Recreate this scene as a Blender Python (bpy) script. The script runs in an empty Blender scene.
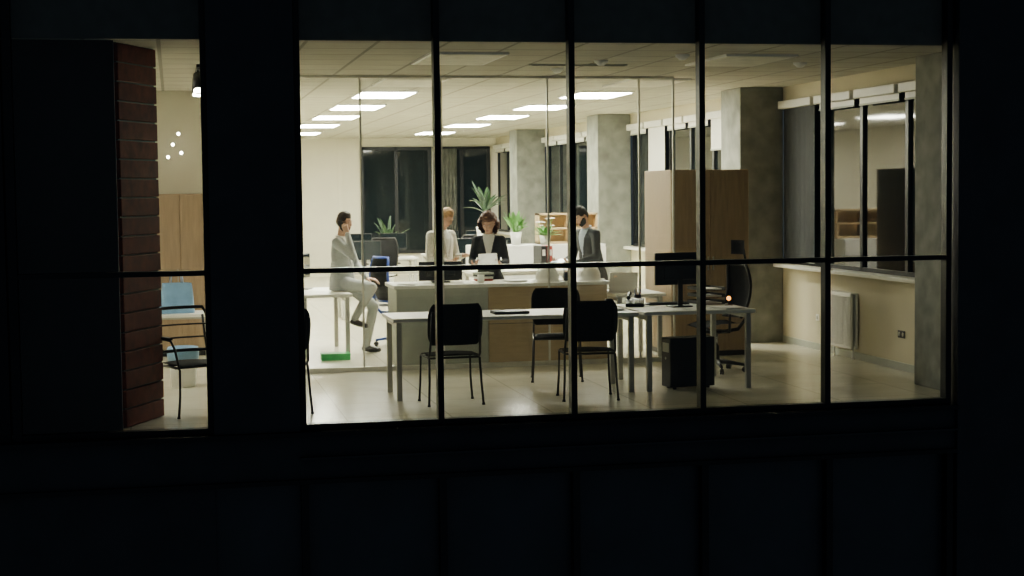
import bpy, bmesh, math, random
from mathutils import Vector, Matrix, noise
random.seed(4)
V=Vector
def T(x,y,z): return Matrix.Translation((x,y,z))
def R(a,ax): return Matrix.Rotation(math.radians(a),4,ax)
# ------------------------------------------------------------ materials
MC={}
def mat(name,col,rough=.5,metal=0,var=.12,scale=8,bump=0,spec=.5,stretch=(1,1,1),emit=None,es=0):
    if name in MC: return MC[name]
    m=bpy.data.materials.new(name); m.use_nodes=True; nt=m.node_tree; n=nt.nodes; L=nt.links
    b=n['Principled BSDF']; b.inputs['Roughness'].default_value=rough; b.inputs['Metallic'].default_value=metal
    b.inputs['Specular IOR Level'].default_value=spec
    tc=n.new('ShaderNodeTexCoord'); mp=n.new('ShaderNodeMapping'); mp.inputs['Scale'].default_value=stretch
    nz=n.new('ShaderNodeTexNoise'); nz.inputs['Scale'].default_value=scale; nz.inputs['Detail'].default_value=4
    L.new(tc.outputs['Object'],mp.inputs[0]); L.new(mp.outputs[0],nz.inputs[0])
    cr=n.new('ShaderNodeValToRGB'); e=cr.color_ramp.elements
    e[0].position=.3; e[1].position=.7
    e[0].color=[c*(1-var) for c in col]+[1]; e[1].color=[min(1,c*(1+var)) for c in col]+[1]
    L.new(nz.outputs['Fac'],cr.inputs[0]); L.new(cr.outputs[0],b.inputs['Base Color'])
    if bump:
        bp=n.new('ShaderNodeBump'); bp.inputs['Strength'].default_value=bump; bp.inputs['Distance'].default_value=.01
        L.new(nz.outputs['Fac'],bp.inputs['Height']); L.new(bp.outputs[0],b.inputs['Normal'])
    if emit:
        b.inputs['Emission Color'].default_value=(*emit,1); b.inputs['Emission Strength'].default_value=es
    MC[name]=m; return m
def tilemat(name,col,line,size,mortar,rough,spec=.5,size2=None):
    m=bpy.data.materials.new(name); m.use_nodes=True; nt=m.node_tree; n=nt.nodes; L=nt.links
    b=n['Principled BSDF']; b.inputs['Roughness'].default_value=rough; b.inputs['Specular IOR Level'].default_value=spec
    tc=n.new('ShaderNodeTexCoord'); br=n.new('ShaderNodeTexBrick'); br.offset=0; br.squash=1
    L.new(tc.outputs['Object'],br.inputs[0]); br.inputs['Scale'].default_value=1
    br.inputs['Color1'].default_value=(*col,1); br.inputs['Color2'].default_value=(*[c*.92 for c in col],1)
    br.inputs['Mortar'].default_value=(*line,1); br.inputs['Mortar Size'].default_value=mortar
    br.inputs['Brick Width'].default_value=size; br.inputs['Row Height'].default_value=size2 or size
    nz=n.new('ShaderNodeTexNoise'); nz.inputs['Scale'].default_value=3
    mx=n.new('ShaderNodeMix'); mx.data_type='RGBA'; mx.blend_type='MULTIPLY'; mx.inputs[0].default_value=.25
    L.new(tc.outputs['Object'],nz.inputs[0]); L.new(br.outputs['Color'],mx.inputs[6]); L.new(nz.outputs['Fac'],mx.inputs[7])
    L.new(mx.outputs[2],b.inputs['Base Color']); MC[name]=m; return m
def glassmat(name,tint=(.95,.97,.95),base=.03,k=.6):
    m=bpy.data.materials.new(name); m.use_nodes=True; nt=m.node_tree; n=nt.nodes; L=nt.links; n.clear()
    o=n.new('ShaderNodeOutputMaterial'); t=n.new('ShaderNodeBsdfTransparent'); t.inputs[0].default_value=(*tint,1)
    g=n.new('ShaderNodeBsdfGlossy'); g.inputs['Roughness'].default_value=.02; mx=n.new('ShaderNodeMixShader')
    lw=n.new('ShaderNodeLayerWeight'); lw.inputs[0].default_value=.5
    p=n.new('ShaderNodeMath'); p.operation='POWER'; p.inputs[1].default_value=4
    a=n.new('ShaderNodeMath'); a.operation='MULTIPLY_ADD'; a.inputs[1].default_value=k; a.inputs[2].default_value=base
    L.new(lw.outputs['Facing'],p.inputs[0]); L.new(p.outputs[0],a.inputs[0]); L.new(a.outputs[0],mx.inputs[0])
    L.new(t.outputs[0],mx.inputs[1]); L.new(g.outputs[0],mx.inputs[2]); L.new(mx.outputs[0],o.inputs[0]); MC[name]=m; return m
M_glass=glassmat('facade_glass',(.96,.97,.96),.025,.5)
M_pglass=glassmat('partition_glass',(.97,.98,.97),.04,.6)
M_facade=mat('facade_dark_metal',(.022,.026,.032),.55,0,.2,3)
M_frame=mat('frame_black',(.01,.011,.013),.4,.3)
M_panel=mat('spandrel_panel',(.032,.04,.05),.35,0,.2,2)
M_night=mat('night_window_glass',(.008,.012,.014),.04,0,.1,2,spec=.35)
M_night2=mat('dark_blind_fabric',(.03,.035,.035),.8,0,.2,4)
M_wall=mat('cream_plaster',(.66,.61,.44),.8,0,.04,3)
M_wallw=mat('pale_plaster',(.76,.73,.59),.8,0,.04,3)
M_conc=mat('concrete',(.23,.24,.21),.85,0,.28,5,bump=.3)
M_floor=tilemat('floor_tiles',(.74,.70,.55),(.42,.40,.31),.9,.006,.22,.5)
M_ceil=tilemat('ceiling_tiles',(.64,.62,.50),(.34,.33,.27),.6,.018,.9,.2)
ES=92
M_light=mat('lamp_diffuser',(1,1,1),.5,emit=(1,.97,.81),es=ES)
M_off=mat('lamp_unlit',(.8,.78,.65),.6)
M_spot=mat('spot_glow',(1,1,1),.5,emit=(1,.93,.7),es=60)
M_wood=mat('oak_laminate',(.38,.27,.165),.5,0,.14,5,stretch=(6,6,.7))
M_wood2=mat('beech_laminate',(.50,.37,.22),.5,0,.10,5,stretch=(.8,8,8))
M_grey=mat('grey_laminate',(.42,.44,.38),.5,0,.06)
M_white=mat('white_laminate',(.84,.83,.76),.4,0,.04)
M_wht=mat('white_plastic',(.92,.92,.88),.3,0,.03)
M_blk=mat('black_plastic',(.010,.010,.011),.45)
M_fab=mat('black_fabric',(.011,.011,.013),.85,0,.3,60,bump=.2)
M_steel=mat('grey_steel',(.45,.45,.41),.45,.15)
M_chrome=mat('chrome',(.6,.6,.6),.15,1)
M_alu=mat('aluminium_rail',(.7,.69,.62),.35,.5)
M_red=mat('terracotta_tile',(.13,.022,.012),.65,0,.35,9,spec=.2)
M_paper=mat('paper',(.92,.91,.87),.7,0,.03)
M_blue=mat('blue_plastic',(.03,.08,.45),.4)
M_lblue=mat('pale_blue_plastic',(.22,.40,.62),.35)
M_green=mat('green_plastic',(.03,.45,.12),.5)
M_leaf=mat('leaf_green',(.10,.26,.05),.5,0,.4,12)
M_leafd=mat('leaf_dark',(.02,.06,.018),.5,0,.4,12)
M_pet=mat('white_petal',(.85,.85,.78),.6)
M_redp=mat('red_binder',(.35,.05,.035),.5)
M_orange=mat('orange_plastic',(.9,.3,.03),.4)
M_amber=mat('amber_glow',(1,.5,.1),.4,emit=(1,.36,.04),es=5)
M_skin=mat('skin',(.62,.37,.26),.5,0,.06,20)
M_lip=mat('lips',(.42,.15,.12),.5)
M_eye=mat('eye_white',(.8,.8,.78),.2); M_iris=mat('iris_dark',(.04,.03,.02),.2)
# ------------------------------------------------------------ mesh builder
class O:
    def __init__(s,name): s.name=name; s.bm=bmesh.new(); s.ms=[]
    def mi(s,m):
        if m not in s.ms: s.ms.append(m)
        return s.ms.index(m)
    def merge(s,b,M,m,smooth=False,keep=False):
        i=s.mi(m) if m else 0
        if M is not None: bmesh.ops.transform(b,matrix=M,verts=b.verts)
        vm={}
        for v in b.verts: vm[v]=s.bm.verts.new(v.co)
        for f in b.faces:
            try: nf=s.bm.faces.new([vm[v] for v in f.verts])
            except ValueError: continue
            nf.material_index=i; nf.smooth=smooth
        b.free()
    def box(s,x0,x1,y0,y1,z0,z1,m,bev=0,M=None):
        b=bmesh.new(); bmesh.ops.create_cube(b,size=1)
        for v in b.verts: v.co=V(((x0+x1)/2+v.co.x*(x1-x0),(y0+y1)/2+v.co.y*(y1-y0),(z0+z1)/2+v.co.z*(z1-z0)))
        if bev: bmesh.ops.bevel(b,geom=b.edges[:],offset=bev,segments=2,affect='EDGES',profile=.5)
        s.merge(b,M,m,False); return s
    def cyl(s,p0,p1,r0,r1,m,seg=20,smooth=True,caps=True):
        p0=V(p0);p1=V(p1);d=p1-p0;b=bmesh.new()
        bmesh.ops.create_cone(b,cap_ends=caps,segments=seg,radius1=r0,radius2=r1,depth=d.length)
        M=Matrix.Translation((p0+p1)/2)@d.to_track_quat('Z','Y').to_matrix().to_4x4()
        s.merge(b,M,m,smooth); return s
    def sph(s,c,r,m,M=None,u=20,v=14):
        b=bmesh.new(); bmesh.ops.create_uvsphere(b,u_segments=u,v_segments=v,radius=1)
        if isinstance(r,(int,float)): r=(r,r,r)
        for q in b.verts: q.co=V((q.co.x*r[0],q.co.y*r[1],q.co.z*r[2]))
        MM=T(*c)
        if M is not None: MM=MM@M
        s.merge(b,MM,m,True); return s
    def tube(s,pts,r,m,seg=10,closed=False):
        pts=[V(p) for p in pts]; n=len(pts)
        rs=r if isinstance(r,list) else [r]*n
        b=bmesh.new(); rings=[]; up=V((0,0,1))
        for i,p in enumerate(pts):
            if closed: d=pts[(i+1)%n]-pts[i-1]
            else: d=pts[min(i+1,n-1)]-pts[max(i-1,0)]
            d.normalize()
            a=d.cross(up)
            if a.length<.05: a=d.cross(V((0,1,0)))
            a.normalize(); c=d.cross(a)
            rings.append([b.verts.new(p+(a*math.cos(t*2*math.pi/seg)+c*math.sin(t*2*math.pi/seg))*rs[i]) for t in range(seg)])
        for i in range(n if closed else n-1):
            A=rings[i];B=rings[(i+1)%n]
            best=min(range(seg),key=lambda k:(A[0].co-B[k].co).length)
            for t in range(seg):
                try:b.faces.new([A[t],A[(t+1)%seg],B[(t+1+best)%seg],B[(t+best)%seg]])
                except ValueError: pass
        if not closed:
            b.faces.new(rings[0][::-1]); b.faces.new(rings[-1])
        bmesh.ops.recalc_face_normals(b,faces=b.faces[:])
        s.merge(b,None,m,True); return s
    def grid(s,fn,nu,nv,m,thick=0,M=None,smooth=True):
        b=bmesh.new(); g=[[b.verts.new(fn(i/nu,j/nv)) for j in range(nv+1)] for i in range(nu+1)]
        for i in range(nu):
            for j in range(nv): b.faces.new([g[i][j],g[i+1][j],g[i+1][j+1],g[i][j+1]])
        if thick: bmesh.ops.solidify(b,geom=b.faces[:],thickness=thick)
        s.merge(b,M,m,smooth); return s
    def lathe(s,prof,m,seg=28,M=None):
        b=bmesh.new(); rings=[[b.verts.new((r*math.cos(t*2*math.pi/seg),r*math.sin(t*2*math.pi/seg),z)) for t in range(seg)] for r,z in prof]
        for A,B in zip(rings,rings[1:]):
            for t in range(seg): b.faces.new([A[t],A[(t+1)%seg],B[(t+1)%seg],B[t]])
        b.faces.new(rings[0][::-1])
        s.merge(b,M,m,True); return s
    def done(s,loc=(0,0,0),rz=0,auto=True):
        me=bpy.data.meshes.new(s.name); s.bm.to_mesh(me); s.bm.free()
        for m in s.ms: me.materials.append(m)
        ob=bpy.data.objects.new(s.name,me); bpy.context.scene.collection.objects.link(ob)
        ob.location=loc; ob.rotation_euler=(0,0,math.radians(rz)); return ob
def boxo(name,x0,x1,y0,y1,z0,z1,m,bev=0):
    cx,cy,cz=(x0+x1)/2,(y0+y1)/2,z0
    return O(name).box(x0-cx,x1-cx,y0-cy,y1-cy,0,z1-z0,m,bev).done((cx,cy,cz))
# ------------------------------------------------------------ camera
cam=bpy.data.cameras.new('camera'); co=bpy.data.objects.new('camera',cam); bpy.context.scene.collection.objects.link(co)
cam.lens=56.25; cam.sensor_width=36; cam.clip_end=200
co.matrix_world=T(-1.01,-13.27,1.94)@R(-11.9,'Z')@R(90-3.47,'X')@R(-.65,'Z')
bpy.context.scene.camera=co
w=bpy.data.worlds.new('night'); bpy.context.scene.world=w; w.use_nodes=True
w.node_tree.nodes['Background'].inputs[0].default_value=(.6,.8,1,1); w.node_tree.nodes['Background'].inputs[1].default_value=.055
# ------------------------------------------------------------ shell
CH=3.2; XR=6.5; YB=24
boxo('floor',-4.2,XR+.3,.06,24.3,-.3,0,M_floor)
boxo('ceiling',-4.2,XR+.3,.12,24.3,CH,CH+.12,M_ceil)
boxo('wall_back',-4.2,XR+.3,YB,YB+.2,0,CH,M_wallw)
boxo('wall_left',-.55,-.4,6.9,YB,0,CH,M_wallw)
boxo('wall_meeting_room',-3.6,-.4,6.75,6.9,0,CH,M_wallw)
boxo('wall_far_left',-3.8,-3.6,.25,6.9,0,CH,M_wallw)
# right wall with openings
o=O('wall_right'); Z0,Z1=.98,3.02
o.box(0,.2,0,YB-.12,0,Z0,M_wall); o.box(0,.2,0,YB-.12,Z1,CH,M_wall)
o.done((XR,.12,0))
colY=[.5,5.75,12.6,18.9]
for i,y in enumerate(colY):
    boxo('concrete_column',[6.07,5.93,5.93,5.9][i],XR-.002,y,y+.72,0,CH-.002,M_conc,.01)
spans=[(1.22,5.75),(6.47,12.6),(13.32,18.9),(19.62,24)]
for k,(a,b) in enumerate(spans):
    o=O('window_%d'%(k+4)); n=max(2,round((b-a)/1.1)); L=b-a
    o.box(.06,.09,0,L,Z0,Z1,M_night)
    for i in range(n+1):
        y=L*i/n; o.box(.03,.06,max(0,y-.035),min(L,y+.035),Z0,Z1,M_frame)
    o.box(.03,.06,0,L,Z0,Z0+.06,M_frame); o.box(.03,.06,0,L,Z1-.05,Z1,M_frame)
    o.box(-.14,0.06,0,L,Z0-.03,Z0+.012,M_white,.005)
    o.done((XR,a,0))
    boxo('baseboard_right',XR-.015,XR,a+.01,b-.01,0,.08,M_grey)
    for i in range(n):
        y0=L*i/n+.05;y1=L*(i+1)/n-.05
        zb,m={(0,3):(1.05,M_night2),(1,4):(1.6,M_white),(1,1):(2.5,M_white)}.get((k,i),(Z1-.16,M_white))
        q=O('roller_blind'); q.box(-.09,.0,0,y1-y0,Z1-.10,Z1,M_white,.01)
        q.grid(lambda u,v:V((-.02+0.003*math.sin(u*40),.02+u*(y1-y0-.04),zb+v*(Z1-.08-zb))),20,4,m)
        q.box(-.028,-.012,.02,y1-y0-.02,zb-.02,zb,M_grey); q.done((XR-.005,a+y0,0))
# back wall night windows
o=O('window_8')
for a,b in((3.3,4.9),(5.02,6.3)):
    o.box(a,b,-.02,0,.55,2.95,M_night)
    for x in(a,(a+b)/2,b): o.box(x-.04,x+.04,-.05,0,.5,3,M_frame)
    o.box(a,b,-.05,0,.5,.58,M_frame);o.box(a,b,-.05,0,2.92,3,M_frame)
o.done((0,YB,0))
o=O('curtain'); o.grid(lambda u,v:V((4.98+u*.55,.04*math.sin(u*40),.1+v*2.85)),60,2,M_conc,.01)
o.tube([(4.94,0,2.97),(6.32,0,2.97)],.015,M_blk); o.done((0,YB-.12,0))
# ---------------- exterior facade
boxo('wall_facade_pier',-.73,-.03,-.12,.12,-.02,5,M_facade,.005)
boxo('wall_facade_east',5.84,11,-.12,.12,-5,5,M_facade,.005)
boxo('wall_facade_west',-6,-3.25,-.12,.12,-5,5,M_facade,.005)
o=O('wall_spandrel'); o.box(-3.25,5.84,-.08,.05,-.42,-.03,M_facade)
o.box(-3.25,5.84,-.16,.05,-.06,-.02,M_frame,.005); o.box(-3.25,5.84,-.12,.05,-.46,-.42,M_frame,.005)
o.done()
boxo('trim_ledge',-.03,5.84,-.14,.04,-.25,-.235,M_facade)
o=O('window_3'); 
for i in range(6):
    x=i*1.156; o.box(x-.03,x+.03,-.1,.04,-3.2,-.46,M_frame)
o.box(-.73,5.84,.0,.02,-3.2,-.46,M_panel); o.box(-.03,5.84,-.06,.04,-1.95,-1.9,M_frame)
o.done()
boxo('wall_lower_storey',-3.25,-.73,-.06,.05,-5,-.46,M_facade)
def fwin(name,xs,z0,z1,w=.052):
    o=O(name)
    for x in xs: o.box(x-w/2,x+w/2,-.06,.05,z0,z1,M_frame,.004)
    for z,h in((z0,.05),(1.28,.042)): o.box(xs[0],xs[-1],-.055,.05,z,z+h,M_frame,.004)
    for a,b in zip(xs,xs[1:]): o.box(a+w/2,b-w/2,-.002,.002,z0+.04,z1-.01,M_glass)
    return o.done()
fwin('window_1',[i*1.156 for i in range(6)],-.02,5)
fwin('window_2',[-2.27,-.74],-.02,5,.07)
fwin('window_9',[-3.2,-2.36],-.02,5,.08)
boxo('trim_ceiling_bulkhead',-3.6,6.3,.07,.118,CH,5,mat('bulkhead',(.09,.095,.085),.9))
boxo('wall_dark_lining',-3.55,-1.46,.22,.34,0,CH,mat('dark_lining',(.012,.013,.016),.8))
o=O('terracotta_pier'); n=20; h=3.2/n
Mr=R(66,'Z')
for i in range(n):
    o.box(0,.74,0,.16,i*h+.006,(i+1)*h-.006,M_red,.006,M=Mr)
o.box(.01,.73,.02,.15,0,3.2,M_blk,0,M=Mr)
o.done((-1.43,.36,0))
# ---------------- ceiling fittings
for x in(1.65,4.45):
    for y in(7.2,10.2,13.3,16.6,20.4):
        o=O('added_light_panel'); o.box(-.36,.36,-.62,.62,-.02,0,M_wht); o.box(-.33,.33,-.59,.59,-.026,-.018,M_light); o.done((x,y,CH))
    for y in(1.7,4.9):
        o=O('unlit_ceiling_panel'); o.box(-.36,.36,-.62,.62,-.02,0,M_wht); o.box(-.33,.33,-.59,.59,-.024,-.018,M_off); o.done((x,y,CH))
for x,y in((2.9,2.9),(3.7,1.2),(5.2,2.0),(3.1,1.9)):
    O('smoke_detector').lathe([(.0,-.05),(.03,-.05),(.05,-.03),(.065,-.02),(.07,0)],M_wht).done((x,y,CH))
o=O('added_light_panel'); o.box(-.3,.3,-.3,.3,-.02,0,M_wht); o.box(-.27,.27,-.27,.27,-.026,-.018,M_light); o.done((-2.2,3.0,CH))  # unseen panel, added to brighten the left room
o=O('linear_air_vent'); o.box(-.5,.5,-.04,.04,-.012,0,M_grey); o.box(-.48,.48,-.015,.015,-.016,-.01,M_blk); o.done((3.0,2.4,CH))
o=O('track_spotlight'); o.box(-.02,.02,-.6,.6,-.03,0,M_blk)
for y in(-.3,.35):
    o.cyl((0,y,-.03),(0,y,-.1),.012,.012,M_blk); o.cyl((0,y+.03,-.08),(0,y-.08,-.24),.05,.06,M_blk)
    o.cyl((0,y-.08,-.24),(0,y-.082,-.244),.05,.05,M_spot)
o.done((-.74,3.2,CH))
# ---------------- glass partition
PY=4.0
o=O('glass_partition'); xs=[-.35,.98,1.86,3.05,4.1,4.5]
for x in xs: o.box(x-.010,x+.010,-.012,.012,0.04,CH-.002,M_alu)
o.box(xs[0],xs[-1],-.03,.03,0.001,.05,M_alu); o.box(xs[0],xs[-1],-.03,.03,CH-.03,CH-.002,M_alu)
for a,b in zip(xs,xs[1:]): o.box(a+.010,b-.010,-.004,.004,.05,CH-.03,M_pglass)
o.done((0,PY,0))
# ---------------- furniture builders
def chair(loc,rz,arms=False):
    o=O('visitor_chair'); r=.011
    o.grid(lambda u,v:V(((u-.5)*.47*(1-.1*(v<.05)),(v-.5)*.43,.455+.012*math.cos((u-.5)*3)-.02*(max(0,v-.8)*5)**2)),12,12,M_fab,-.045)
    def bk(u,v):
        a=(u-.5)*2; wd=.255*(1-.18*abs(2*v-1)**4)
        return V((a*wd,-.235+.045*a*a-.07*v,.55+.38*v))
    if arms:
        pts=[bk(0,t/8) for t in range(9)]+[bk(t/8,1) for t in range(1,9)]+[bk(1,1-t/8) for t in range(1,9)]+[bk(1-t/8,0) for t in range(1,8)]
        o.tube(pts,.016,M_blk,closed=True)
        for vv in(.3,.6): o.tube([bk(t/8,vv) for t in range(9)],.008,M_blk)
    else: o.grid(bk,14,12,M_fab,.03)
    for s in(-1,1):
        x=s*.235
        o.tube([(x*1.08,.2,0),(x*1.02,.205,.2),(x,.2,.42),(x,.17,.435),(x,-.15,.435),(x,-.2,.47),(x*.96,-.235,.62),(x*.94,-.28,.86)],r,M_blk)
        o.tube([(x*1.08,-.24,0),(x*1.03,-.215,.2),(x,-.18,.43)],r,M_blk)
        if arms:
            o.tube([(x,-.24,.64),(x*1.15,-.2,.68),(x*1.15,.1,.67),(x*1.12,.17,.6),(x,.19,.43)],r,M_blk)
            o.box(x*1.15-.025,x*1.15+.025,-.18,.1,.675,.7,M_blk,.008)
        for y in(.2,-.24): o.cyl((x*1.08,y,0),(x*1.08,y,.02),.016,.014,M_blk)
    o.tube([(-.235,.1,.43),(.235,.1,.43)],r,M_blk); o.tube([(-.235,-.15,.43),(.235,-.15,.43)],r,M_blk)
    return o.done(loc,rz)
def swivel(loc,rz,back=M_fab,frame=M_blk,head=True,name='office_swivel_chair'):
    o=O(name)
    for i in range(5):
        a=i*2*math.pi/5+.3; c,s=math.cos(a),math.sin(a)
        o.tube([(0.03*c,.03*s,.11),(.18*c,.18*s,.095),(.3*c,.3*s,.075)],[.026,.02,.015],frame)
        for q in(-.012,.012):
            o.cyl((.3*c-s*(q-.008),.3*s+c*(q-.008),.03),(.3*c-s*(q+.008),.3*s+c*(q+.008),.03),.03,.03,M_blk)
        o.cyl((.3*c,.3*s,.03),(.3*c,.3*s,.08),.008,.008,M_blk)
    o.cyl((0,0,.09),(0,0,.28),.03,.028,frame); o.cyl((0,0,.28),(0,0,.42),.016,.016,M_chrome)
    o.box(-.1,.1,-.12,.12,.41,.44,M_blk,.01)
    o.grid(lambda u,v:V(((u-.5)*.5*(1-.12*abs(2*v-1)**3),(v-.5)*.48,.51-.03*max(0,v-.7)*4+.015*abs(2*u-1))),14,12,back,-.07)
    def bk(u,v):
        a=2*u-1; wd=.24*(1-.2*abs(2*v-1)**3)
        return V((a*wd,-.25+.06*a*a-.06*math.sin(v*3)-.05*v,.58+.55*v))
    o.grid(bk,14,16,back,.025)
    pts=[bk(0,t/10) for t in range(11)]+[bk(t/8,1) for t in range(1,9)]+[bk(1,1-t/10) for t in range(1,11)]+[bk(1-t/8,0) for t in range(1,8)]
    o.tube(pts,.016,frame,closed=True)
    o.tube([(0,-.05,.42),(0,-.26,.44),(0,-.36,.55),(0,-.36,.8)],.02,frame)
    if head:
        o.grid(lambda u,v:V(((2*u-1)*.14,-.3+.04*(2*u-1)**2,1.24+.15*v)),8,5,back,.03)
        o.tube([(0,-.36,.8),(0,-.37,1.1),(0,-.33,1.3)],.012,frame)
    for s in(-1,1):
        o.tube([(s*.12,0,.43),(s*.28,0,.45),(s*.29,0,.66)],.014,frame)
        o.box(s*.29-.04,s*.29+.04,-.13,.13,.66,.69,M_blk,.012)
    return o.done(loc,rz)
def table(name,loc,w,d,h,top=M_white,leg=M_steel,rz=0,panel=None):
    o=O(name); t=.035
    o.box(-w/2,w/2,-d/2,d/2,h-t,h,top,.004)
    for sx in(-1,1):
        for sy in(-1,1):
            o.box(sx*(w/2-.06)-.025,sx*(w/2-.06)+.025,sy*(d/2-.06)-.025,sy*(d/2-.06)+.025,0,h-t,leg,.004)
        o.box(sx*(w/2-.06)-.02,sx*(w/2-.06)+.02,-d/2+.085,d/2-.085,h-t-.05,h-t-.001,leg)
    o.box(-w/2+.085,w/2-.085,d/2-.09,d/2-.05,h-t-.06,h-t-.001,leg)
    if panel: o.box(-w/2+.09,w/2-.09,d/2-.045,d/2-.03,h-.45,h-t-.001,panel)
    return o.done(loc,rz)
M_scr=mat('lit_screen',(.3,.35,.4),.2,emit=(.6,.75,.9),es=1.2)
def monitor(loc,rz,w=.5,h=.3,lift=.14,on=False):
    o=O('computer_monitor')
    o.box(-.11,.11,-.09,.09,0.001,.014,M_blk,.006); o.box(-.025,.025,.01,.035,.01,lift+.1,M_blk,.006)
    o.box(-w/2,w/2,-.02,.012,lift,lift+h,M_blk,.006); o.box(-w/3,w/3,.01,.03,lift+.05,lift+h-.05,M_blk,.01)
    o.box(-w/2+.012,w/2-.012,-.0215,-.0195,lift+.015,lift+h-.012,M_scr if on else M_night)
    return o.done(loc,rz)
def laptop(loc,rz,opened=True,m=None):
    m=m or M_steel
    o=O('laptop'); o.box(-.17,.17,-.12,.12,0.001,.016,m,.004)
    if opened:
        o.box(-.15,.15,-.03,.09,.0165,.018,M_blk)
        Mm=T(0,.12,.014)@R(-15,'X')
        o.box(-.17,.17,-.004,.006,0,.23,m,.003,M=Mm); o.box(-.155,.155,-.006,-.0035,.015,.215,M_scr,0,M=Mm)
    else: o.box(-.17,.17,-.12,.12,.017,.026,m,.003)
    return o.done(loc,rz)
def mug(loc,m=M_wht):
    o=O('coffee_mug'); o.lathe([(.03,0.001),(.038,.01),(.04,.09),(.036,.09),(.034,.015),(.0,.012)],m)
    o.tube([(.038,0,.075),(.06,0,.07),(.066,0,.045),(.055,0,.022),(.038,0,.02)],.005,m); return o.done(loc,random.random()*360)
def papers(loc,n=4,rz=0):
    o=O('paper_stack')
    for i in range(n):
        o.box(-.105,.105,-.148,.148,i*.004+.001,i*.004+.003,M_paper,0,M=R(random.uniform(-9,9),'Z'))
    return o.done(loc,rz)
def binder(loc,m,rz=0):
    o=O('ring_binder'); o.box(-.035,.035,-.14,.14,0.001,.31,m,.004); o.box(-.028,.028,-.132,.143,.006,.304,M_paper)
    o.box(-.02,.02,-.1415,-.14,.18,.26,M_paper); o.cyl((0,-.141,.08),(0,-.1425,.08),.014,.014,M_blk); return o.done(loc,rz)
def penpot(loc):
    o=O('pen_holder'); o.lathe([(.035,0.001),(.037,.1),(.033,.1),(.032,.006),(0,.005)],M_blk)
    for i in range(6):
        a=i*1.05; o.cyl((.012*math.cos(a),.012*math.sin(a),.01),(.034*math.cos(a),.034*math.sin(a),.155+.01*(i%3)),.004,.003,[M_blue,M_redp,M_blk][i%3],8)
    return o.done(loc)
def hardhat(loc,rz=0):
    o=O('hard_hat'); prof=[(.165,0.001),(.16,.012),(.137,.018),(.136,.06),(.125,.105),(.095,.145),(.05,.168),(0.002,.175)]
    seg=32; bm=bmesh.new(); rings=[]
    for r,z in prof:
        rings.append([bm.verts.new((r*(.86 if z>.013 else .82)*math.cos(t*2*math.pi/seg),r*(1+ (.22 if (z<.013 and math.sin(t*2*math.pi/seg)<-.2) else 0))*math.sin(t*2*math.pi/seg),z)) for t in range(seg)])
    for A,B in zip(rings,rings[1:]):
        for t in range(seg): bm.faces.new([A[t],A[(t+1)%seg],B[(t+1)%seg],B[t]])
    o.merge(bm,None,M_wht,True)
    for x in(-.035,0,.035): o.tube([(x,-.127,.07),(x,-.095,.138),(x,-.04,.168),(x,.04,.168),(x,.095,.138),(x,.127,.07)],.007,M_wht,8)
    return o.done(loc,rz)
def deskphone(loc,rz=0):
    o=O('desk_telephone'); 
    Mm=R(14,'X'); o.box(-.09,.09,-.1,.1,.012,.045,M_blk,.008,M=Mm@T(0,0,.015))
    o.box(-.09,.09,-.1,.1,0.001,.02,M_blk,.006)
    for i in range(4):
        for j in range(3): o.box(-.0+j*.025,.018+j*.025,-.07+i*.025,-.052+i*.025,.06,.066,M_grey,0,M=Mm)
    o.tube([(-.06,-.09,.09),(-.062,-.06,.1),(-.062,.06,.13),(-.06,.09,.125)],[.022,.014,.014,.022],M_blk); return o.done(loc,rz)
def leaf(o,base,dirv,L,W,droop,m):
    d=V(dirv).normalized(); s=d.cross(V((0,0,1)))
    if s.length<.01: s=V((1,0,0))
    s.normalize()
    def fn(u,v):
        p=V(base)+d*L*u+V((0,0,-droop*L*u*u)); w_=W*math.sin(math.pi*min(1,u*.93+.04))**.8
        return p+s*(v-.5)*w_+V((0,0,abs(v-.5)*w_*.4))
    o.grid(fn,7,4,m)
def plant(name,loc,kind):
    o=O(name)
    if kind=='palm':
        o.lathe([(.09,0.001),(.12,.22),(.11,.22),(.1,.18),(0,.18)],M_wht)
        o.cyl((0,0,.17),(0,0,.4),.02,.015,M_wood)
        for i in range(15):
            a=i*2.4; e=random.uniform(.5,2.6); leaf(o,(0,0,.38),(math.cos(a),math.sin(a),e),random.uniform(.34,.52),.065,random.uniform(.1,.45),M_leafd)
    elif kind=='bush':
        o.lathe([(.07,0.001),(.095,.16),(.088,.16),(.08,.13),(0,.13)],M_wht)
        for i in range(34):
            a=i*2.4; e=random.uniform(.8,3.4); b=(.03*math.cos(a),.03*math.sin(a),.14); leaf(o,b,(math.cos(a),math.sin(a),e),random.uniform(.2,.36),.075,random.uniform(.0,.3),M_leaf)
    elif kind=='flower':
        o.lathe([(.06,0.001),(.08,.13),(.074,.13),(.07,.11),(0,.11)],M_wht)
        for i in range(26):
            a=i*2.4; e=random.uniform(.3,2.2); leaf(o,(.02*math.cos(a),.02*math.sin(a),.11),(math.cos(a),math.sin(a),e),random.uniform(.14,.24),.06,.2,M_leaf)
        for i in range(9):
            a=i*2.4; x,y,z=.11*math.cos(a),.11*math.sin(a),.26+.05*(i%3); o.tube([(0,0,.11),(x*.6,y*.6,.22),(x,y,z)],.003,M_leaf,6)
            for k in range(5):
                q=k*1.256; o.sph((x+.018*math.cos(q),y+.018*math.sin(q),z),(.016,.016,.008),M_pet,u=8,v=6)
            o.sph((x,y,z+.006),.008,M_orange,u=8,v=6)
    return o.done(loc)
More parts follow.
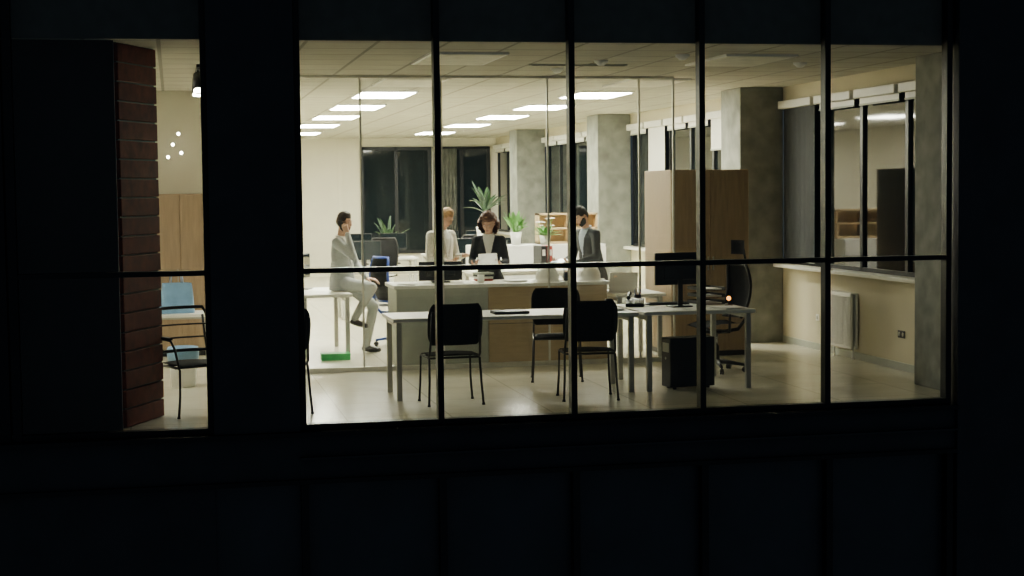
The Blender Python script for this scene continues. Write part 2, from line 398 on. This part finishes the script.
# ---------------- near tables & chairs
TZ=.77
table('meeting_table',(2.13,1.78,0),2.36,.8,TZ)
table('office_desk',(3.93,1.95,0),1.12,1.14,TZ)
chair((1.45,1.2,0),3); chair((2.74,1.16,0),-6); chair((2.8,2.62,0),168); chair((-.15,1.0,0),12)
chair((-.86,1.1,0),205,True)
swivel((4.6,2.85,0),100)
monitor((3.9,1.95,TZ),185,.52,.32,.22)
o=O('computer_tower'); o.box(-.24,.24,-.1,.1,.02,.5,M_blk,.008)
for x in(-.18,.18):
    for y in(-.07,.07): o.cyl((x,y,0),(x,y,.022),.018,.018,M_blk)
o.box(-.242,-.24,-.07,.07,.36,.45,M_grey); o.cyl((-.24,0,.3),(-.245,0,.3),.012,.012,M_steel)
for i in range(8): o.box(-.16,.1,-.1015,-.1,.12+i*.022,.128+i*.022,M_frame)
o.done((3.88,1.62,0),8)
laptop((2.12,1.7,TZ),0,False,M_blk)
deskphone((3.5,2.15,TZ),-20); mug((3.2,2.05,TZ),M_blk); penpot((3.6,2.4,TZ)); papers((3.1,1.75,TZ),5,30); papers((4.27,1.6,TZ),4,10)
o=O('keyboard'); o.box(-.22,.22,-.07,.07,0.001,.018,M_blk,.005)
for i in range(14):
    for j in range(5): o.box(-.205+i*.0295,-.18+i*.0295,-.06+j*.025,-.04+j*.025,.018,.023,M_fab)
o.done((3.88,2.3,TZ),185)
o=O('desk_toy_lamp'); o.cyl((0,0,0.001),(0,0,.015),.04,.035,M_blk); o.cyl((0,0,.015),(0,0,.06),.006,.006,M_blk); o.sph((0,0,.075),.022,M_amber)
o.done((4.4,1.9,TZ))
o=O('document_tray')
for i in range(3):
    o.box(-.13,.13,-.17,.17,i*.07+.001,i*.07+.006,M_blk)
    for x in(-.13,.125): o.box(x,x+.006,-.17,.17,i*.07+.001,i*.07+.035,M_blk)
    o.box(-.13,.13,.165,.17,i*.07+.001,i*.07+.035,M_blk)
    o.box(-.1,.1,-.15,.14,i*.07+.006,i*.07+.018,M_paper)
o.done((4.3,2.3,TZ),8)
# ---------------- cabinet
o=O('storage_cabinet'); o.box(0,.94,0,1.04,.06,2.16,M_wood,.004); o.box(.03,.91,.02,1.02,0,.06,M_blk)
o.box(.004,.466,-.02,0,.07,2.15,M_wood,.003); o.box(.474,.936,-.02,0,.07,2.15,M_wood,.003)
for x in(.44,.5): o.box(x-.006,x+.006,-.045,-.02,1.0,1.16,M_steel,.003)
o.done((4.58,4.36,0))
# ---------------- radiator & outlet
o=O('radiator'); 
for a,b in((-.05,-.02),(-.11,-.08)): o.box(a,b,0,.62,.12,.74,M_wht,.008)
for i in range(15): o.box(-.118,-.108,.03+i*.04,.05+i*.04,.15,.71,M_wht,.003)
o.box(-.11,-.02,.0,.62,.735,.75,M_wht,.003); o.tube([(-.06,.05,.14),(-.06,.05,0)],.01,M_wht); o.tube([(-.06,.57,.14),(-.06,.57,0)],.01,M_wht)
for y in(.1,.5): o.box(-.02,0,y,y+.03,.3,.6,M_grey)
o.done((XR,3.45,0))
o=O('wall_outlet')
for i in range(2): o.box(-.012,0,i*.085,i*.085+.08,0,.08,M_blk,.004); o.cyl((-.012,i*.085+.04,.04),(-.014,i*.085+.04,.04),.022,.022,M_grey)
o.done((XR,2.3,.34))
o=O('wall_outlet'); o.box(-.012,0,0,.08,0,.08,M_wht,.004); o.cyl((-.012,.04,.04),(-.014,.04,.04),.022,.022,M_grey); o.done((XR,4.6,.35))
# ---------------- counter
o=O('reception_counter')
o.box(0,1.04,0,.02,0.0,.86,M_grey,.003); o.box(1.05,2.43,0,.02,0,.86,M_wood2,.003)
o.box(0,.02,.02,.72,0,.86,M_grey); o.box(2.41,2.43,.02,.72,0,.86,M_wood2); o.box(1.04,1.06,.02,.72,0,.86,M_wood)
o.box(-.03,2.46,-.03,.76,.86,.9,M_white,.005)
o.box(1.05,2.43,-.003,0,.44,.446,M_blk)
o.done((1.4,4.42,0))
CZ=.9
hardhat((3.17,4.6,CZ),70); hardhat((3.68,4.65,CZ),110)
papers((2.8,4.7,CZ),5,15); papers((1.55,4.6,CZ),4,-20); mug((2.4,4.62,CZ)); 
monitor((1.98,4.9,CZ),175,.5,.22,.02); penpot((3.4,4.62,CZ)); 
o=O('book_stack')
for i,m in enumerate([M_redp,M_white,M_blk,M_grey]): o.box(-.1,.1,-.07,.07,i*.025+.001,i*.025+.024,m,.003,M=R(i*5-8,'Z'))
o.done((2.5,5.0,CZ),10)
table('office_desk',(4.2,4.75,0),.6,.9,.75)
laptop((4.08,4.75,.75),180,True,M_white)
# ---------------- shelf & plants
SZ=1.2
o=O('low_shelf_unit'); W=1.85
o.box(0,W,0,.02,0,SZ-.04,M_wht) ; o.box(0,W,.02,.6,SZ-.04,SZ,M_wht,.004)
for x in(0,.6,1.2,W-.02): o.box(x,x+.02,.02,.6,0,SZ-.04,M_wht)
for z in(.03,.5): o.box(.02,W-.02,.02,.6,z,z+.02,M_wht)
o.done((2.95,8.0,0))
M_wood3=mat('light_oak',(.55,.40,.22),.5,0,.12,5)
o=O('oak_open_shelf'); 
for z in(0.001,.2,.4): o.box(0,.85,0,.2,z,z+.025,M_wood3)
for x in(0,.41,.825): o.box(x,x+.025,0,.2,.0,.425,M_wood3)
o.box(0,.85,.19,.21,0,.425,M_wood3); o.done((3.93,8.36,SZ))
plant('potted_palm',(3.17,8.3,SZ),'palm').scale=(1.05,1.05,1.15); plant('potted_plant',(3.6,8.3,SZ),'bush').scale=(.85,.85,1.1); plant('potted_flower',(3.97,8.12,SZ),'flower')
table('office_desk',(3.4,7.45,0),1.3,.75,.9,M_white)
binder((3.75,7.5,.9),M_blk,10); binder((3.85,7.5,.9),M_redp,4); papers((3.1,7.4,.9),4)
for k,(x,y) in enumerate(((2.2,11.5),(3.9,12.0),(2.6,16.0),(4.4,17))):
    table('office_desk',(x,y,0),1.5,.75,.75,M_white); monitor((x-.3,y+.1,.75),5)
    if k: monitor((x+.35,y+.12,.75),-8); swivel((x,y-.85,0),5,head=False)
plant('potted_tree',(3.3,19.5,0.0),'palm').scale=(1.1,1.1,2.1)
table('work_desk',(.72,6.25,0),.62,1.5,.75,M_white)
monitor((.55,6.7,.75),70)
swivel((1.75,6.75,0),-70,M_fab,M_blue,False)
o=O('storage_crate'); o.box(-.16,.16,-.1,.1,0,.015,M_green)
for s in(-1,1): o.box(-.16,.16,s*.1-.006,s*.1+.006,0,.07,M_green); o.box(s*.16-.006,s*.16+.006,-.1,.1,0,.07,M_green)
o.box(-.17,.17,-.11,.11,.062,.075,M_green,.003); o.done((.8,5.36,0))
o=O('drawer_pedestal'); o.box(-.2,.2,-.25,.25,.04,.6,M_white,.004)
for i in range(3): o.box(-.195,.195,-.265,-.25,.06+i*.18,.225+i*.18,M_white,.003); o.box(-.05,.05,-.28,-.265,.15+i*.18,.16+i*.18,M_steel)
for x in(-.15,.15):
    for y in(-.2,.2): o.cyl((x,y,0),(x,y,.04),.02,.02,M_blk)
o.done((.35,7.5,0))
# ---------------- left room things
o=O('wardrobe_cabinet')
o.box(0,2.2,0,.4,.06,1.95,M_wood,.004); o.box(.02,2.18,.03,.38,0,.06,M_blk)
for i in range(5):
    o.box(i*.44+.003,i*.44+.437,-.02,0,.07,1.94,M_wood,.003); o.box(i*.44+.4,i*.44+.41,-.04,-.02,.9,1.05,M_steel)
o.done((-2.7,6.3,0))
o=O('waste_bin'); o.lathe([(.12,0),(.15,.38),(.145,.38),(.12,.02),(0,.015)],M_wht)
o.lathe([(.153,.26),(.16,.33),(.158,.39),(.148,.405),(.14,.36),(.13,.3)],M_lblue); o.done((-.95,3.2,0))
table('side_table',(-.95,5.3,0),.7,.6,.6,M_white)
o=O('carrier_bag')
def bagf(u,v):
    a=u*2*math.pi; f=1-.25*v+.06*math.sin(3*a+4*v); return V((.2*f*max(-1,min(1,1.3*math.cos(a))),.11*f*max(-1,min(1,1.3*math.sin(a))),.002+.34*v))
o.grid(bagf,36,10,M_lblue); o.grid(lambda u,v:V(((u-.5)*.38,(v-.5)*.2,.004)),2,2,M_lblue)
for s in(-1,1): o.tube([(-.07,s*.08,.32),(-.06,s*.06,.42),(0,s*.05,.45),(.06,s*.06,.42),(.07,s*.08,.32)],.006,M_lblue)
o.done((-1.0,5.25,.6),8)
for i,(x,z) in enumerate(((-1.0,2.55),(-.93,2.68),(-1.06,2.4),(-.9,2.45))):  # glowing discs stand in for ceiling spots reflected in glass, not wall lamps
    o=O('spot_reflection'); o.cyl((0,0,0),(0,-.03,0),.022,.022,M_blk); o.cyl((0,-.03,0),(0,-.034,0),.018,.018,M_spot); o.done((x,6.75,z))
# ============================================================ people
def remesh(bm,vox,it):
    me=bpy.data.meshes.new('tmp'); bm.to_mesh(me); bm.free(); ob=bpy.data.objects.new('tmp',me); bpy.context.scene.collection.objects.link(ob)
    m=ob.modifiers.new('r','REMESH'); m.mode='VOXEL'; m.voxel_size=vox
    s=ob.modifiers.new('s','SMOOTH'); s.factor=.5; s.iterations=it
    dg=bpy.context.evaluated_depsgraph_get(); dg.update()
    out=bpy.data.meshes.new_from_object(ob.evaluated_get(dg)); bpy.data.objects.remove(ob); b=bmesh.new(); b.from_mesh(out); bpy.data.meshes.remove(out); bpy.data.meshes.remove(me); return b
def capsule(o,p0,p1,r0,r1):
    o.sph(p0,r0,M_skin,u=16,v=10); o.sph(p1,r1,M_skin,u=16,v=10)
    if (V(p1)-V(p0)).length>1e-4: o.cyl(p0,p1,r0,r1,M_skin,16)
def segd(p,a,b):
    ab=b-a; t=max(0,min(1,(p-a).dot(ab)/max(1e-9,ab.length_squared))); return (p-(a+ab*t)).length,t
def hand(o,wr,d,pn,thumb,curl,sc=1.0):
    d=V(d).normalized(); pn=V(pn); pn=(pn-d*pn.dot(d)).normalized(); lat=d.cross(pn).normalized()
    if lat.dot(V(thumb))<0: lat=-lat
    h=O('h')
    W=V(wr)
    for k in(-.026,-.009,.009,.026):
        capsule(h,W+d*.012*sc+lat*k*.7*sc,W+d*(.09-abs(k)*.2)*sc+lat*k*sc,.015*sc,.0125*sc)
    F=[(.029,.040,.025,.02,.0088),(.010,.045,.029,.022,.009),(-.010,.041,.027,.021,.0085),(-.028,.032,.02,.018,.0075)]
    for j,(k,a,b,c,r) in enumerate(F):
        p=W+d*(.09-abs(k)*.25)*sc+lat*k*sc; ang=0; dd=d
        for q,L in enumerate((a,b,c)):
            ang+=curl*(1 if q else .7)*(1+.12*j); dd=d*math.cos(ang)+pn*math.sin(ang)
            p2=p+dd*L*sc; capsule(h,p,p2,r*(1-.1*q)*sc,r*(.92-.1*q)*sc); p=p2
    p=W+d*.022*sc+lat*.03*sc; t1=(d*.7+lat*.75+pn*.35).normalized(); p2=p+t1*.042*sc; t2=(d*.85+lat*.25+pn*(.3+.4*curl)).normalized(); p3=p2+t2*.03*sc; p4=p3+(t2+pn*.2).normalized()*.024*sc
    capsule(h,W+d*.015*sc+lat*.012*sc,p,.014*sc,.013*sc); capsule(h,p,p2,.013*sc,.0105*sc); capsule(h,p2,p3,.0105*sc,.0095*sc); capsule(h,p3,p4,.0095*sc,.008*sc)
    b=remesh(h.bm,.0042,3); o.merge(b,None,M_skin,True)
def sstep(a,b,x):
    t=max(0,min(1,(x-a)/(b-a))); return t*t*(3-2*t)
def headmesh(o,M,hairm,style,beard=None,lid=.0):
    def base(n):
        x,y,z=n
        px,py,pz=x*.073,y*.094,z*.116
        if z<0: px*=1-.30*(-z)**1.6; 
        if y>0 and z<0: py*=1-.35*(-z)
        if y<0 and z<-.4: py-=.012*(-z-.4)
        if y<0: py*= 1-.05*(1-abs(x))
        g=lambda cx,cz,sx,sz:math.exp(-((x-cx)/sx)**2-((z-cz)/sz)**2) if y<0 else 0
        py-=.012*g(0,.0,.10,.25)+.020*g(0,-.2,.14,.11)
        py-=.004*g(0,.22,.5,.1)
        py+=.009*g(-.36,.05,.17,.11)+.009*g(.36,.05,.17,.11)
        py-=.006*g(0,-.46,.26,.05)+.006*g(0,-.56,.22,.05)
        py-=.007*g(0,-.85,.25,.15)
        py-=.003*g(-.5,-.15,.2,.2)+.003*g(.5,-.15,.2,.2)
        return V((px,py,pz))
    b=bmesh.new(); bmesh.ops.create_uvsphere(b,u_segments=56,v_segments=44,radius=1)
    N={v:v.co.normalized() for v in b.verts}
    lips=[f for f in b.faces if (lambda c:c.y<0 and abs(c.x)<.27*(1-.5*abs(c.z+.51)/.09) and abs(c.z+.51)<.08)(f.calc_center_median())]
    for v in b.verts: v.co=base(N[v])
    si=o.mi(M_skin); li=o.mi(M_lip)
    bmesh.ops.transform(b,matrix=M,verts=b.verts); vm={v:o.bm.verts.new(v.co) for v in b.verts}; ls=set(lips)
    for f in b.faces:
        nf=o.bm.faces.new([vm[v] for v in f.verts]); nf.material_index=li if f in ls else si; nf.smooth=True
    b.free()
    for s in(-1,1):
        o.sph(M@V((s*.027,-.0772,.006)),.0112,M_eye,u=12,v=10); o.sph(M@V((s*.027,-.0848,.0045)),.0052,M_iris,u=10,v=8)
        o.sph(M@V((s*.027,-.0772,.0095-lid)),.0122,M_skin,u=14,v=10); o.sph(M@V((s*.027,-.0765,-.0005)),.0108,M_skin,u=12,v=10)
        o.tube([M@V((s*.012,-.093,.024)),M@V((s*.027,-.092,.029)),M@V((s*.044,-.08,.025))],.0032,hairm,6)
        e=M@T(s*.073,.008,-.002)@R(s*18,'Z'); bb=bmesh.new(); bmesh.ops.create_uvsphere(bb,u_segments=14,v_segments=10,radius=1)
        for q in bb.verts: q.co=V((q.co.x*.008,q.co.y*.018,q.co.z*.031*(1-.12*(q.co.z<0))))
        o.merge(bb,e,M_skin,True)
        bb=bmesh.new(); bmesh.ops.create_uvsphere(bb,u_segments=10,v_segments=8,radius=1)
        for q in bb.verts: q.co=V((q.co.x*.003+s*.007,q.co.y*.009,q.co.z*.017))
        o.merge(bb,e,M_lip,True)
    def hmask(n):
        x,y,z=n
        if style=='curly':
            lim=.50 if y<-.45 else (.50+(y+.45)/.35*1.5*-1 if y<-.1 else -1.0)
            return sstep(lim-.02,lim+.22,z)
        back=sstep(.05,.5,y); lim=(.46-.30*sstep(.6,.95,abs(x)))*(1-back)+(-.42)*back
        return sstep(lim-.02,lim+.35,z)
    b=bmesh.new(); bmesh.ops.create_uvsphere(b,u_segments=64,v_segments=52,radius=1)
    dele=[]
    for v in b.verts:
        n=v.co.normalized(); k=hmask(n); p=base(n)
        if style=='curly':
            nn=noise.noise(n*5.5)*.5+noise.noise(n*12)*.35; am=.012+(.030*(1+.5*(n.z<.2)))*k*(1+.7*nn); q=V((n.x*1.1,n.y,n.z*.7)).normalized()
            if n.z<0: p=V((p.x/(1-.30*(-n.z)**1.6)*1.0,p.y/(1-.35*(-n.z)) if n.y>0 else p.y,p.z*1.05))
            v.co=p+q*(am if k>.02 else 0)
        else:
            nn=noise.noise(V((n.x*9,n.y*4,n.z*9))); top=sstep(.3,.95,n.z)
            v.co=p+n*(.0005+ (.009+.014*top+.006*nn)*k + (.008*top*sstep(0,-.6,n.y)))
        if k<.01: dele.append(v)
    bmesh.ops.delete(b,geom=dele,context='VERTS'); o.merge(b,M,hairm,True)
    if beard:
        b=bmesh.new(); bmesh.ops.create_uvsphere(b,u_segments=56,v_segments=44,radius=1); dele=[]
        for v in b.verts:
            n=v.co.normalized(); x,y,z=n
            lim=-.3-.08*(1-abs(x)) if abs(x)<.55 else -.3+.9*(abs(x)-.55)
            k=sstep(0,.15,lim-z)*(1 if y<.05 else 0)
            if abs(x)<.2 and -.58<z<-.44: k=0
            v.co=base(n)+n*(.007*k*(1+.3*noise.noise(n*20))+.0)
            if k<.02: dele.append(v)
        bmesh.ops.delete(b,geom=dele,context='VERTS'); o.merge(b,M,beard,True)
def person(name,loc,rz,J,jm,tm,shirt,shoe,hair,style,headrot,beard=None,fem=False,hands=(None,None),extra=None,tie=None,seated=False,lid=0.0):
    o=O(name); J={k:V(v) for k,v in J.items()}; F=O('f'); segs=[]
    s=.93 if fem else 1.0
    pel,nk=J['pelvis'],J['neck']; up=(nk-pel).normalized(); lat=(J['shL']-J['shR']).normalized(); hl=(J['hipL']-J['hipR']).normalized()
    L=(nk-pel).length
    front=lat.cross(up).normalized()
    if front.y>0: front=-front
    rings=[(-.17,.12,.085,0),(-.12,.17,.118,0),(0,.172,.125,0),(.3,.148 if not fem else .128,.112,.3),(.62,.175 if not fem else .158,.122,.6),(.82,.172 if not fem else .158,.108,.9),(.93,.12,.08,1),(1.0,.07,.06,1),(1.04,.055,.055,1)]
    if seated: rings[0]=(-.10,.15,.10,0); rings[1]=(-.08,.17,.118,0)
    bm=bmesh.new(); RR=[]
    for t,rw,rd,bl in rings:
        c=pel+up*(t*L if t>=0 else t); la=hl.lerp(lat,bl).normalized(); fr=la.cross(up).normalized(); fr=fr if fr.dot(front)>0 else -fr
        rw*=s;rd*=s
        if fem and t==.62: c=c+fr*.015
        RR.append([bm.verts.new(c+la*rw*math.cos(a*math.pi/12)+fr*rd*math.sin(a*math.pi/12)) for a in range(24)])
    for A,B in zip(RR,RR[1:]):
        for i in range(24): bm.faces.new([A[i],A[(i+1)%24],B[(i+1)%24],B[i]])
    bm.faces.new(RR[0][::-1]); bm.faces.new(RR[-1]); F.merge(bm,None,M_skin)
    hem=.13 if not fem else .1
    if seated: hem=.095
    bm=bmesh.new(); K=[]
    for t,rw,rd in((.45*L,.168 if not fem else .15,.125),(.2*L,.172 if not fem else .145,.132),(0,.196,.148),(-hem,.205,.155)):
        c=pel+up*t; K.append([bm.verts.new(c+hl*rw*s*math.cos(a*math.pi/12)+front*rd*s*math.sin(a*math.pi/12)) for a in range(24)])
    for A,B in zip(K,K[1:]):
        for i in range(24): bm.faces.new([A[i],B[i],B[(i+1)%24],A[(i+1)%24]])
    bm.faces.new(K[0]); bm.faces.new(K[-1][::-1]); bmesh.ops.recalc_face_normals(bm,faces=bm.faces[:]); F.merge(bm,None,M_skin)
    def seg(a,b,r0,r1,lab): capsule(F,a,b,r0*s,r1*s); segs.append((V(a),V(b),r0*s,r1*s,lab))
    for S in'LR':
        sg=1 if S=='L' else -1
        seg(nk-up*.055+lat*sg*.03,J['sh'+S],.052,.060,'j'); seg(J['sh'+S],J['el'+S],.060,.048,'j')
        wr=J['wr'+S]; el=J['el'+S]; fd=(wr-el).normalized(); seg(el,wr-fd*.02,.048,.035,'j'); seg(wr-fd*.03,wr,.028,.025,'cuff'); seg(wr,wr+fd*.02,.022,.021,'skin')
        seg(J['hip'+S],J['kn'+S],.092,.066,'t'); an=J['an'+S]; seg(J['kn'+S],an,.066,.046,'t')
        to=J['to'+S]; fd=(to-an); fd.z*=.9; he=an+V((0,0,-.045))-(V((fd.x,fd.y,0)).normalized()*.03); seg(he,he+(to-he)*.5,.036,.042,'s'); seg(he+(to-he)*.5,to,.042,.03,'s'); seg(an,he,.04,.036,'s')
    hd=J['head']; seg(nk-up*.03,hd+V((0,.02,-.03)),.052,.05,'skin')
    b=remesh(F.bm,.008,8)
    mats={'j':jm,'t':tm,'s':shoe,'skin':M_skin,'cuff':shirt,'shirt':shirt,'lap':MC[jm.name+'_lapel'],'tie':tie or shirt}
    for k in mats: o.mi(mats[k])
    vm={v:o.bm.verts.new(v.co) for v in b.verts}
    for f in b.faces:
        c=f.calc_center_median(); best=9;lab='j'
        for a,bb,r0,r1,l in segs:
            d,t=segd(c,a,bb); d-=r0+(r1-r0)*t
            if d<best: best=d;lab=l
        rel=c-pel; h=rel.dot(up); x=rel.dot(lat); y=rel.dot(front)
        if -hem-.012<h<L*.97 and abs(x)<.225 and abs(y)<.185:
            td=(math.hypot(x/.185,y/.13)-1)*.12
            if lab in('j','t') and (lab=='j' or td<.06): 
                if not(lab=='t' and (h<-hem+.0 or td>.05)): lab='j'
        if lab in('j','skin') and abs(x)<.11 and y>.03:
            v=L*1.0-h; wv=.075*(1-v/.34)
            if 0<v<.34 and h<L*1.02:
                if abs(x)<wv: lab='tie' if (tie and abs(x)<.018+.01*(v/.3)) else 'shirt'
                elif abs(x)<wv+.035 and v<.33: lab='lap'
            if v>=.34 and abs(x)<.006 and h>-hem: lab='lap'
        if h>L*1.0 and lab=='j' and abs(x)<.08: lab='shirt'
        nf=o.bm.faces.new([vm[v] for v in f.verts]); nf.material_index=o.ms.index(mats[lab]); nf.smooth=True
    b.free()
    cpts=[nk+up*(.012+.012*math.cos(a))+lat*.062*s*math.sin(a)-front*.058*s*math.cos(a) for a in [i*2*math.pi/16 for i in range(16)]]
    o.tube(cpts,.010,shirt,8,True)
    Mh=T(*hd)@R(headrot[0],'Z')@R(headrot[1],'X')@R(headrot[2],'Y')
    headmesh(o,Mh,hair,style,beard,lid)
    for S,hp in zip('LR',hands):
        if hp is None:
            fd=(J['wr'+S]-J['el'+S]).normalized(); hp=(fd,V((0,0,-1)),lat*(-1 if S=='L' else 1),.3)
        hand(o,J['wr'+S]+V(hp[0]).normalized()*.005,*hp[:3],hp[3],.95 if fem else 1.03)
    if extra: extra(o,J)
    return o.done(loc,rz)
def cloth(n,c,r=.85):
    m=mat(n,c,r,0,.12,60,bump=.15); mat(n+'_lapel',[k*.7 for k in c],r,0,.1,60); return m
J_lg=cloth('light_grey_suit',(.43,.45,.45)); J_cr=cloth('cream_jacket',(.76,.73,.66)); J_bk=cloth('black_blazer',(.012,.013,.016)); J_gr=cloth('grey_tweed',(.075,.082,.085))
T_lg=mat('light_grey_trousers',(.46,.48,.48),.85,0,.1,60); T_bk=mat('black_trousers',(.015,.015,.018),.8)
S_w=mat('white_shirt',(.85,.85,.82),.7,0,.03); S_b=mat('blue_shirt',(.35,.42,.5),.7); SH=mat('black_leather',(.012,.01,.01),.3)
H_d=mat('dark_brown_hair',(.05,.028,.018),.6,0,.4,40); B_d=mat('brown_beard',(.15,.08,.05),.7,0,.3,60)
H_b=mat('blond_hair',(.42,.25,.11),.6,0,.3,40); H_a=mat('auburn_hair',(.12,.045,.022),.6,0,.4,40); H_k=mat('black_hair',(.012,.01,.009),.6,0,.3,40)
def phone_extra(o,J):
    c=V((-.096,-.045,1.545))
    o.box(-.005,.005,-.032,.032,-.07,.07,M_blk,.004,M=T(*c)@R(-20,'X')@R(-6,'Y'))
P1=dict(pelvis=(0,0,.86),neck=(0,.01,1.40),shL=(.17,.01,1.335),shR=(-.17,-.01,1.345),head=(0,-.035,1.58),
 hipL=(.09,-.02,.845),hipR=(-.09,-.02,.845),knR=(-.11,-.44,.80),anR=(-.09,-.2,.43),toR=(-.09,-.35,.34),
 knL=(.1,-.36,.56),anL=(.1,-.26,.09),toL=(.11,-.42,.032),
 elR=(-.24,-.26,1.18),wrR=(-.155,-.15,1.45),elL=(.23,-.07,1.07),wrL=(.12,-.27,.90))
person('man_on_phone',(.98,6.15,0),58,P1,J_lg,T_lg,S_w,SH,H_d,'short',(0,4,0),B_d,hands=(((0,-1,-.15),(0,0,-1),(-1,0,0),.3),((.25,.5,1),(1,.2,0),(0,1,0),.5)),extra=phone_extra,seated=True)
def stand(h=1.0,**k):
    J=dict(pelvis=(0,.02,.93),neck=(0,-.01,1.475),shL=(.17,0,1.41),shR=(-.17,0,1.41),head=(0,-.06,1.63),
     hipL=(.09,.01,.91),hipR=(-.09,.01,.91),knL=(.1,-.01,.5),knR=(-.1,-.01,.5),anL=(.11,.03,.09),anR=(-.11,.03,.09),toL=(.13,-.13,.032),toR=(-.13,-.13,.032),
     elL=(.23,-.03,1.13),elR=(-.23,-.03,1.13),wrL=(.1,-.26,1.12),wrR=(-.1,-.26,1.12))
    J.update(k)
    J={a:V(b)*h for a,b in J.items()}
    for a in('toL','toR'): J[a].z=.032
    return J
P2=stand(1.0,head=(0,-.085,1.615),wrL=(.1,-.28,1.16),wrR=(-.14,-.24,1.10))
person('blond_man',(2.19,6.1,0),34,P2,J_cr,T_bk,S_w,SH,H_b,'short',(12,26,0),None,hands=(((0,-1,.1),(-.5,0,-.8),(-1,0,0),.35),((.3,-1,0),(0,0,1),(1,0,0),.5)),lid=.005)
def paper_extra(o,J):
    Mm=T(0,-.395,1.125)@R(28,'X')
    o.box(-.11,.11,-.15,.15,0,.004,M_paper,0,M=Mm); o.box(-.10,.12,-.14,.155,.005,.007,M_paper,0,M=Mm@R(5,'Z'))
P3=stand(.965,shL=(.155,0,1.405),shR=(-.155,0,1.405),head=(0,-.085,1.615),elL=(.215,-.04,1.14),elR=(-.215,-.04,1.14),wrL=(.15,-.27,1.12),wrR=(-.15,-.27,1.12))
person('woman_reading_papers',(2.68,5.55,0),-14,P3,J_bk,T_bk,S_w,SH,H_a,'curly',(-10,28,4),None,True,
 hands=(((-.25,-1,.05),(0,0,1),(0,0,1),.4),((.25,-1,.05),(0,0,1),(0,0,1),.4)),extra=paper_extra,lid=.006)
def tablet_extra(o,J):
    o.box(-.12,.12,-.085,.085,-.004,.004,M_blk,.003,M=T(0,-.445,1.085)@R(14,'X')); o.box(-.11,.11,-.075,.075,.0042,.005,M_scr,0,M=T(0,-.445,1.085)@R(14,'X'))
P4=stand(1.0,pelvis=(0,.05,.93),neck=(0,-.05,1.47),shL=(.17,-.04,1.405),shR=(-.17,-.04,1.405),head=(0,-.13,1.615),elL=(.23,-.08,1.13),elR=(-.23,-.08,1.13),wrL=(.12,-.32,1.06),wrR=(-.12,-.32,1.06))
person('bearded_man',(3.98,5.75,0),-66,P4,J_gr,T_bk,S_b,SH,H_k,'short',(-4,28,0),H_k,hands=(((-.1,-1,.1),(0,0,1),(1,0,.3),.35),((.1,-1,.1),(0,0,1),(-1,0,.3),.35)),extra=tablet_extra,lid=.005)
print('DONE')
